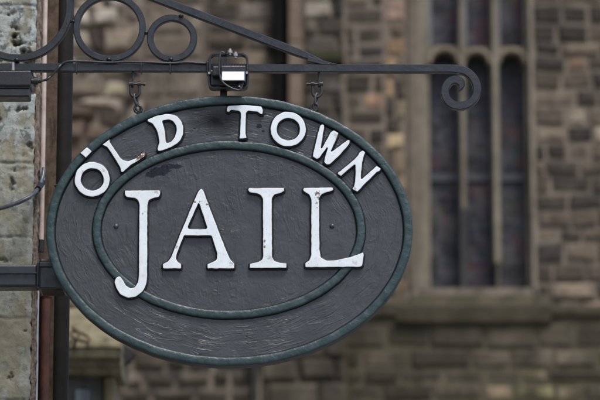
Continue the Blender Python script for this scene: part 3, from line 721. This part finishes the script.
def sign():
    t = thing('oval_sign', 'large oval charcoal hanging sign with white raised lettering OLD TOWN JAIL', 'sign', (SC.x, .02, SC.z-EB))
    # board
    n = 256; b = MB(); rings = []
    a0, b0 = EA-.004, EB-.004
    prof = [(0, 0), (.5, 0), (.97, 0), (.985, .004), (.985, .040), (.97, .044), (.5, .044), (0, .044)]
    vs = []; 
    for (k, y) in prof[1:-1]:
        for i in range(n):
            a = 2*math.pi*i/n; vs.append((SC.x+a0*k*math.cos(a), y, SC.z+b0*k*math.sin(a)))
    m_ = len(prof)-2; fs = []
    for j in range(m_-1):
        for i in range(n): fs.append((j*n+i, j*n+(i+1) % n, (j+1)*n+(i+1) % n, (j+1)*n+i))
    fs += [tuple(range(n)), tuple((m_-1)*n+i for i in range(n))]
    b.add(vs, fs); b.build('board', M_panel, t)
    # half-round mouldings
    def mould(cx, cy, ra, rb, w, h, yb, name, seed, back=None, wobble=.0011):
        """ra, rb centre-line semi axes in px; w half width in metres"""
        N = 560; A = ra*U; ctr = P(cx, cy, 0); B = rb*U/math.cos(PITCH)
        secs = [(-w*1.30, .001, 1), (-w*1.24, -h*.25, 1), (-w*1.0, -h*.5, 1), (-w*.95, -h*.80, 0), (-w*.72, -h*.97, 0), (-w*.3, -h*1.0, 0), (0, -h*1.02, 0), (w*.3, -h*1.0, 0), (w*.72, -h*.97, 0), (w*.95, -h*.80, 0), (w*1.0, -h*.5, 1)]  # outermost black sections paint the shade line beside the moulding
        secs += [(w*1.18, -h*.25, 1), (w*1.24, .001, 1)] if back is None else [(w*1.02, back*.5, 1), (w*.9, back, 1), (w*.2, back+.001, 1)]
        vs = []; K = len(secs)
        for i in range(N):
            a = 2*math.pi*i/N; x, z = A*math.cos(a), B*math.sin(a)
            nx, nz = math.cos(a)/A, math.sin(a)/B; l = math.hypot(nx, nz); nx /= l; nz /= l
            for k, (o, y, _) in enumerate(secs):
                q = Vector((x+nx*o, z+nz*o, seed))
                d = wobble*(noise.noise(q*38)+.6*noise.noise(q*95)) if 0 < k < K-1 else 0
                e = .0007*noise.noise(Vector((x*30, z*30, seed+4)))
                vs.append((ctr.x+x+nx*(o+e+d*.4), yb+y-d, ctr.z+z+nz*(o+e+d*.4)))
        mb = MB()
        mb.v = vs
        for i in range(N):
            j = (i+1) % N
            for k in range(K-1):
                mb.f.append((i*K+k, j*K+k, j*K+k+1, i*K+k+1)); mb.m.append(1 if (secs[k][2] and secs[k+1][2]) else 0); mb.c.append(None); mb.sm.append(True)
        return mb.build(name, [M_green, M_edge], t)
    mould(229.3, 230.2, 179.0, 130.6, 4.4*U, .0095, 0, 'outer_moulding', 2, back=.045)
    mould(228.9, 229.7, 132.2, 84.8, 4.1*U, .0085, 0, 'inner_moulding', 6)
    # lettering, traced at the plane of its faces
    J = [(124.8, 190.4), (160, 190.2), (160.4, 194), (158.8, 197.2), (153, 198), (149.2, 200), (147.6, 204), (147.2, 276), (146.5, 284), (143, 291.5), (136, 296.8), (128, 298.2), (120.5, 294.8), (116, 288), (114.3, 281.5), (116.2, 277), (120, 276), (123, 279.5), (126, 285.3), (130.5, 288.5), (135, 286.8), (138, 282), (138.8, 274), (139.2, 204), (137.8, 200), (134, 198), (126.5, 197.4), (124.5, 194.5)]
    letter('J', [round_poly(J, 1.6)], t, 'white letter J with hooked foot')
    A = [(198.4, 190.8), (201, 188.6), (203.8, 190.8), (206, 197), (212, 213), (220, 234), (227, 252), (230.5, 259.5), (234.5, 263.5), (234.3, 268.6), (207.3, 268.6), (207, 264.3), (212, 262), (216.5, 259.8), (217, 254), (211.5, 235.6), (184, 235.6), (176.8, 254), (176, 258.5), (178, 262), (181.2, 264), (181.2, 268.6), (162.7, 268.6), (162.8, 263.8), (168, 261.5), (171, 257), (180, 234), (190, 210), (196, 196)]
    Ac = [(198.2, 203.5), (187.8, 226.8), (188.6, 229), (206.2, 229), (207, 227.2), (199.2, 203.5)]
    letter('A', [round_poly(A, 1.2), round_poly(Ac, .8)], t, 'large white letter A')
    I = [(248.2, 188), (284.2, 187.6), (284.4, 191), (281, 193), (274.4, 194.6), (271.9, 198), (272.2, 257), (274.6, 261), (279, 262.6), (286.7, 263.4), (286.7, 268), (249.6, 268.3), (249.6, 263.7), (258, 262), (262, 259.5), (263, 256), (262.8, 199), (260.5, 195), (256, 193.4), (250, 192.6), (248, 190.5)]
    letter('I', [round_poly(I, 1.2)], t, 'large white letter I')
    L = [(303.3, 187.8), (332.9, 187.3), (333.1, 190.5), (328, 192), (322, 194), (319.3, 198), (319.6, 250), (321, 257.3), (326.5, 260.6), (336, 260), (350, 257), (358, 254.2), (363.0, 252.4), (364, 254.5), (362.3, 265.8), (360, 267), (305.3, 267.4), (305, 263), (309, 260.5), (311.2, 255), (311.2, 199), (309, 194.5), (305, 192.3), (303, 190.5)]
    letter('L', [round_poly(L, 1.2)], t, 'large white letter L with rust chips on its stem')
    letter('O', [ell(92.2, 179.2, 17.7, 17.4, wob=.5, seed=1), ell(92.2, 179.4, 11.2, 11.0, wob=.4, seed=2)], t, 'small white letter O of OLD')
    l1 = [(102.3, 144.6), (109.4, 139.2), (110, 142), (113, 146.6), (120.3, 157.3), (122.8, 159.8), (127.6, 161), (133.3, 159), (137.2, 157), (144.3, 150.8), (145.6, 153.8), (144.6, 156.4), (140, 159.6), (131, 165), (122.8, 172.3), (121, 172), (120.5, 168), (116.4, 161.3), (109.6, 150.6), (106.8, 146.8), (104, 145.6)]
    letter('L', [round_poly(l1, 1.0)], t, 'small white letter L with its tip chipped to rust')
    D = [(147.2, 119.6), (156, 115.7), (166.7, 113.7), (173, 114.3), (177.6, 116.5), (181.6, 121), (183.5, 127.5), (183.2, 134), (181, 139.6), (176.5, 144.2), (170.7, 147.3), (161.5, 151), (158.3, 151.2), (157.2, 148.5), (159.2, 141.7), (158.2, 135), (156.3, 129.5), (152, 123.2), (148, 121.8)]
    Dc = [(162.0, 120.6), (168.8, 119.5), (173, 121.3), (176, 125.5), (176.6, 130.5), (174.6, 137), (171, 141.2), (167, 143.2), (166, 140.9), (165.4, 134), (164.2, 127.3)]
    letter('D', [round_poly(D, 1.6), round_poly(Dc, 1.4)], t, 'small white letter D')
    T = [(228, 105.6), (245, 104.8), (261.3, 106.4), (262.9, 110), (262.5, 114.2), (260.3, 114), (257.5, 111.8), (248, 110.8), (246.1, 113), (245.6, 134), (247, 138.3), (239.2, 138.7), (240, 133), (240.7, 113), (239, 110.8), (231, 110), (228.8, 112.2), (226.5, 111.2), (226.6, 108.5)]
    letter('T', [round_poly(T, 1.0)], t, 'small white letter T')
    letter('O', [ell(288.2, 129, 17.8, 17.4, wob=.5, seed=5), ell(288.3, 129.2, 11.4, 11.0, wob=.4, seed=7)], t, 'small white letter O of TOWN')
    Wl = [(320, 125.5), (322, 124), (324, 124.8), (324.2, 127.5), (321.0, 148), (321.8, 148.2), (330.6, 132.2), (333.6, 130), (338.6, 133.0), (337.2, 137.5), (330.9, 151.2), (331.8, 151.5), (347.6, 139.8), (349.8, 140.2), (349.8, 143.5), (340, 155), (329.6, 164.6), (326.5, 164.6), (324, 162), (324.6, 158), (327.6, 148), (326.6, 147.8), (319.4, 158), (316.6, 159), (312.6, 156.5), (314, 149), (317.6, 134)]
    letter('W', [round_poly(Wl, .8)], t, 'small white letter W')
    Nl = [(362.6, 150.2), (365.2, 152.4), (364.0, 156), (362.2, 163), (360.9, 178.6), (361.8, 178.8), (372.4, 169.5), (375.2, 166.8), (376.6, 165.6), (381, 168.8), (379.4, 171.2), (377, 172), (370, 179), (363, 186), (357.4, 192), (352, 189.2), (354, 186), (355, 181), (355.4, 175), (355.3, 165), (354.4, 164.6), (342.4, 174.8), (341.2, 176.2), (337.6, 174), (338.2, 171.8), (340.2, 171), (346, 166), (354, 159.5), (358, 155), (359.2, 152.6)]
    letter('N', [round_poly(Nl, .8)], t, 'small white letter N')
    sq = [(80, 152.8), (87, 146.8), (92, 151.2), (85.8, 158)]
    o = letter('', [round_poly(sq, .8)], t, 'white paint daub on the green moulding', thick=.0155); o.name = 'paint_patch'
    for (a, c) in ((116.2, 226.4), (332, 226)):
        q = MB(); p = P(a, c, 0); nr = 8; vs = []
        for k in range(nr+1):
            ph = math.pi/2*k/nr; r = .0065*math.cos(ph)
            for i in range(16): vs.append((p.x+r*math.cos(i*math.pi/8), -.0052*math.sin(ph)+.0005, p.z+r*math.sin(i*math.pi/8)))
        fs = [(k*16+i, k*16+(i+1) % 16, (k+1)*16+(i+1) % 16, (k+1)*16+i) for k in range(nr) for i in range(16)]
        q.add(vs, fs, smooth=True); q.build('rivet', M_panel, t)
    # lugs the chain links hang on
    for (a, c) in ((138, 113), (314.5, 111)):
        q = MB(); p = P(a, c, .02)
        rr = [(p.x+.0095*math.cos(k*math.pi/12), .02, p.z+.010+.0095*math.sin(k*math.pi/12)) for k in range(25)]
        q.tube(rr, .0028, 10, cap=False); q.tube([(p.x, .02, p.z-.02), (p.x, .02, p.z+.003)], .0035, 10); q.build('lug', M_dark, t)
sign()

# ------------------------------------------------------------------ wrought iron bracket
def bracket():
    YF, YB = 0.010, 0.030
    t = thing('sign_bracket', 'blue grey wrought iron bracket with rings and scrolled end above the sign', 'bracket', (-1.0, .02, P(0, 67, .02).z))
    Yc = .010
    q = MB()
    pts = [(-100, 66.6), (0, 66.9), (100, 67.2), (200, 67.5), (300, 67.8), (400, 68.1), (450, 68.2)]
    sc = dense([(450, 68.2), (458, 68.8), (466.5, 71.2), (473.3, 77.4), (477, 86), (476, 95), (470.3, 102), (461, 105.3), (452, 103.6), (446.2, 97.2), (445.2, 88.8), (448.8, 81.8), (454.6, 79.2), (459.8, 80.8), (461.6, 84.6), (460.4, 88), (458.8, 90.4)], 8)
    path = [XZ(a, b, Yc) for a, b in pts[:-1]]+[XZ(a, b, Yc) for a, b in sc]
    n0 = len(pts)-1; n1 = len(sc); hw = [4.1*U]*n0
    for i in range(n1):
        u = i/(n1-1); k = 4.1 if u < .55 else 4.1+(.0 if u < .7 else 0)
        if u > .80: k = 4.1*(1-((u-.80)/.2)**1.3)+.25
        hw.append(k*U)
    path = dense(path[:n0], 12)[:-1]+path[n0-1:]; hw = [4.1*U]*(len(path)-len(hw)+n0)+hw[n0:]
    q.ribbon(path, hw, YF, YB, ch=.0018, wob=.0006); q.build('bar', M_iron, t)
    q = MB(); dpts = [XZ(135+18*i-250, -12+(18*i-250)*.381, Yc) for i in range(0, 26)]
    a = (-90, -96.5); b = (323.5, 61.5)
    dp = [XZ(a[0]+(b[0]-a[0])*i/30, a[1]+(b[1]-a[1])*i/30, Yc) for i in range(31)]
    q.ribbon(dp, [4.0*U]*29+[3.2*U, 1.2*U], YF+.001, YB-.001, ch=.0018, wob=.0006)
    # flattened foot of the brace welded on the bar
    q.ribbon([XZ(308, 58.5, Yc), XZ(322, 62.3, Yc), XZ(337, 64.4, Yc)], [2.6*U, 2.1*U, .5*U], YF-.0012, YB-.003, ch=.001)
    q.build('diagonal_brace', M_iron, t)
    def ring(cx, cy, rx, ry, w, seed):
        q = MB(); N = 96
        q.ribbon([XZ(cx+rx*math.cos(2*math.pi*i/N), cy+ry*math.sin(2*math.pi*i/N), Yc) for i in range(N)], w*U, YF+.001, YB-.001, closed=True, ch=.002, wob=.0007)
        return q.build('ring', M_iron, t)
    ring(17.5, 5.5, 51.8, 51.8, 3.7, 1)
    ring(109.3, 27.0, 33.2, 31.4, 3.3, 2)
    ring(172, 37.8, 21.8, 20.5, 3.3, 3)
    ring(-58, 30, 20, 32, 3.3, 4)
    # weld beads and collars
    q = MB()
    for (a_, b_, r) in ((73.3, 22, 2.2), (146.4, 33, 2.4), (171, 59.8, 2.6), (109, 60.3, 3.0), (17, 61, 3), (181, 16.6, 2.8), (482, 92, .0)):
        if r:
            bm = bmesh.new(); bmesh.ops.create_icosphere(bm, subdivisions=2, radius=r*U)
            c = P(a_, b_, .018)
            for v in bm.verts: v.co = Vector((v.co.x*1.1, v.co.y*2.2, v.co.z*.8))*(1+.25*noise.noise(v.co*300+c*9))+c
            bm.verts.index_update()
            q = MB(); q.add([v.co.copy() for v in bm.verts], [[v.index for v in f.verts] for f in bm.faces], smooth=True); bm.free(); q.build('weld', M_iron, t)
    # dropper post behind the lamp
    q = MB(); x0, x1 = P(220.2, 70, .02).x, P(227.2, 70, .02).x
    q.box(x0, x1, .026, .040, P(220, 99, .02).z, P(220, 55, .02).z, bev=.0015); q.build('dropper', M_dark, t)
    q = MB(); q.box(-1.018, -1.0, -.03, .07, P(0, 110, .02).z, P(0, -105, .02).z, bev=.003); q.build('wall_plate', M_iron, t)
bracket()

def shackle(cx, ytop, flip, label):
    Y = .02
    t = thing('shackle_hanger', label, 'shackle', P(cx, 110, Y), 'shackles the sign hangs from')
    s = -1 if flip else 1
    q = MB(); q.tube([P(cx-2*s, 71, Y), P(cx-2*s, 84, Y)], .0033, 10)
    rr = [P(cx-2*s, 84.5, Y)+Vector((0, .0062*math.cos(a), .0062*math.sin(a))) for a in [k*math.pi/8 for k in range(17)]]
    q.tube(rr, .0026, 8, cap=False); q.build('eye_bolt', M_dark, t)
    L, Rr = cx-4.2, cx+4.2
    q = MB(); pts = [(L, 81.5), (L-.2, 88)]+[(cx+4.4*math.cos(a), 92+5*math.sin(a)) for a in [math.pi-k*math.pi/10 for k in range(11)]]+[(Rr+.2, 88), (Rr, 81.5)]
    q.tube([P(a, b, Y) for a, b in pts], .0037, 12)
    for xx in (L, Rr): q.tube([P(xx-1.7, 84, Y), P(xx+1.7, 84, Y)], .0062, 12)
    q.build('bow', M_dark, t)
    q = MB(); e0, e1 = cx-5.5*s, cx+9.5*s
    q.tube([P(e0, 84, Y), P(e1, 84, Y)], .0030, 10); q.tube([P(e1-1.2*s, 84, Y), P(e1+1.0*s, 84.3, Y)], .0046, 8); q.build('pin', M_dark, t)
    # twisted link down to the lug
    def link(p, q_, w, yaw):
        mb = MB(); p, q_ = Vector(p), Vector(q_); ax = (q_-p); l = ax.length; ax.normalize()
        side = ax.cross(Vector((0, 1, 0))).normalized(); side = (side*math.cos(yaw)+Vector((0, 1, 0))*math.sin(yaw))
        pts = []
        for k in range(25):
            a = 2*math.pi*k/24; pts.append((p+q_)/2+ax*(l/2)*math.cos(a)+side*w*math.sin(a))
        mb.tube(pts, .0027, 9, cap=False); return mb
    if not flip:
        link(P(cx-.2, 94, Y), P(cx+2.2, 105.5, Y), .0065, 1.0).build('chain_link', mat_zl, t)
        link(P(cx+2.0, 103.5, Y), P(cx+3.4, 111, Y), .005, .2).build('chain_link', M_dark, t)
    else:
        link(P(cx, 93.5, Y), P(cx-1.4, 105, Y), .0065, 1.1).build('chain_link', mat_zl, t)
        link(P(cx-1.3, 103, Y), P(cx-2.2, 110.5, Y), .005, .2).build('chain_link', M_dark, t)
mat_zl = mat_metal('worn_link_steel', (.03, .03, .033), .35, hi=(.08, .08, .09))
shackle(135, 72, False, 'black shackle and links holding the sign left of the floodlight')
shackle(317, 73, True, 'black shackle and links holding the sign right of the floodlight')

def floodlight():
    t = thing('floodlight', 'small black floodlight with lit white LED window on the bracket above the T', 'floodlight', P(228, 88, -.02))
    Y = -.012
    # yoke strap
    q = MB()
    q.ribbon([XZ(a, b, Y) for a, b in dense([(210.2, 74), (209.8, 62), (210.2, 56.5), (213, 54), (220, 53.6), (235, 53.6), (243, 54), (246.6, 57), (247.4, 64), (247, 74)], 4)], .0026, Y, Y+.022, ch=.0008)
    q.build('yoke', M_black, t)
    # rounded lower cradle behind the housing
    q = MB(); q.ribbon([XZ(a, b, Y) for a, b in dense([(209, 72), (208.8, 80), (210, 85.6), (213.5, 87.2), (221, 87.4), (232, 87.4), (243, 87.2), (247, 85), (248, 78), (247.6, 70)], 4)], .0028, Y+.004, Y+.030, ch=.0008)
    q.box(P(209.5, 80, 0).x, P(247, 80, 0).x, Y+.008, Y+.024, P(220, 86, 0).z, P(220, 70, 0).z, bev=.004)
    q.build('back_plate', M_black, t)
    # housing, tilted down towards the sign face
    q = MB(); q.box(P(221, 70, Y).x, P(246, 70, Y).x, Y-.035, Y+.006, P(230, 84, Y).z, P(230, 68.8, Y).z, bev=.003)
    for i in range(9):
        x = P(222.5+2.75*i, 67, Y).x; q.box(x-.0011, x+.0011, Y-.030, Y+.004, P(230, 70, Y).z, P(230, 65.8, Y).z)
    q.build('housing', M_black, t)
    q = MB(); q.box(P(212.5, 70, Y).x, P(220.6, 70, Y).x, Y-.020, Y+.004, P(215, 77.5, Y).z, P(215, 68, Y).z, bev=.003); q.build('junction_knuckle', M_black, t)
    q = MB(); q.box(P(222.6, 70, Y-.037).x, P(243.6, 70, Y-.037).x, Y-.0378, Y-.0345, P(230, 79.6, Y-.037).z, P(230, 72.0, Y-.037).z, bev=.0012); q.build('lit_window', M_led, t)
    q = MB(); q.box(P(221.6, 70, Y-.037).x, P(244.8, 70, Y-.037).x, Y-.0365, Y-.0340, P(230, 80.6, Y-.037).z, P(230, 71.2, Y-.037).z, bev=.001); q.build('reflector', mat_flat('reflector_grey', (.30, .30, .36), .25), t)
    for (x, z) in ((209.2, 73.3), (246.6, 73.0)):
        q = MB(); c = P(x, z, Y-.003); q.tube([c, c+Vector((0, -.005, 0))], .0032, 8); q.build('bolt', M_zinc, t)
    for (x, z) in ((227.5, 53.0), (235.5, 55.0), (230, 51.8)):
        q = MB(); c = P(x, z, Y-.001); q.tube([c+Vector((0, 0, .008)), c-Vector((0, 0, .008))], .0033, 8); q.tube([c+Vector((0, 0, -.003)), c+Vector((0, 0, .003))], .006, 6); q.build('bolt', M_zinc if x > 228 else M_dark, t)
    q = MB(); c = P(240, 85, Y-.02); q.tube([c+Vector((-.002, -.006, -.006)), c+Vector((.001, .003, .006))], .0085, 10); q.tube([c+Vector((-.003, -.008, -.010)), c+Vector((-.002, -.006, -.006))], .006, 10); q.build('cable_gland', M_iron, t)
    q = MB(); pts = dense([(224, 53), (221.5, 51.8), (220, 56), (219.3, 65), (219.5, 74), (222, 81), (227, 85.5), (233, 88.6), (238.5, 89.9), (241, 88.6), (240.5, 86)], 5)
    q.tube([P(a, b, Y-.040) for a, b in pts], .0024, 10); q.build('cable', mat_metal('grey_flex', (.03, .032, .038), .35, hi=(.06, .065, .075)), t)
    q = MB(); q.box(P(206.3, 70, 0).x, P(209.3, 70, 0).x, .001, .036, P(207, 73, 0).z, P(207, 60.8, 0).z, bev=.002); q.build('clamp_band', M_black, t)
floodlight()

def box_and_cable():
    Y = -.02
    t = thing('junction_box', 'black rectangular power box under the bracket at the left edge', 'junction box', P(5, 96, Y))
    q = MB(); q.box(P(-45, 80, Y).x, P(31, 80, Y).x, Y, Y+.07, P(5, 86, Y).z, P(5, 70.2, Y).z, bev=.004); q.build('lid', M_black, t)
    q = MB(); q.box(P(-45, 80, Y).x, P(29.5, 80, Y).x, Y+.006, Y+.066, P(5, 96, Y).z, P(5, 87.2, Y).z, bev=.004); q.build('body', M_black, t)
    q = MB(); q.box(P(-45, 80, Y).x+.002, P(30, 80, Y).x-.002, Y+.004, Y+.068, P(5, 87.3, Y).z, P(5, 86, Y).z); q.build('seal', M_edge, t)
    q = MB(); q.tube([P(31, 81, Y+.02), P(35, 81, Y+.02)], .0072, 12); q.tube([P(34, 81, Y+.02), P(38, 81, Y+.02)], .0098, 6); q.tube([P(37.5, 81, Y+.02), P(41, 80.7, Y+.02)], .0065, 12); q.build('cable_gland', M_black, t)
    q = MB(); q.tube([P(13, 70.5, Y+.03), P(13, 62.5, Y+.03)], .004, 8); q.build('hanger_bolt', M_zinc, t)
    t2 = thing('power_cable', 'black power cable tied along the bracket bar from the power box to the floodlight', 'cable', P(120, 61, -.0))
    q = MB(); pts = dense([(40, 80.7), (45, 80), (50, 77), (56, 70.5), (62, 64), (68, 61.4), (76, 61.2), (90, 61.6), (100, 62.2), (112, 62.6), (125, 61.8), (141, 62.2), (155, 62.6), (172, 63.2), (185, 62.4), (200, 63), (206, 63.2), (209, 60), (213, 56), (220, 54)], 5)
    q.tube([P(a, b, (-.0 if a < 60 else .006)-(.006 if a < 50 else 0)) for a, b in pts], .0032, 10); q.build('sheath', mat_metal('cable_black', (.014, .015, .019), .35, hi=(.03, .033, .04)), t2)
    for x in (76, 141, 170):
        q = MB(); xx = P(x, 66, .0).x; z0, z1 = P(x, 71.9, .008).z, P(x, 61.4, .008).z
        q.ribbon([(xx, z1), (xx+.0005, (z0+z1)/2), (xx, z0)], .0017, .0035, .034, ch=.0005)
        q.build('cable_tie', M_iron, t2)
box_and_cable()
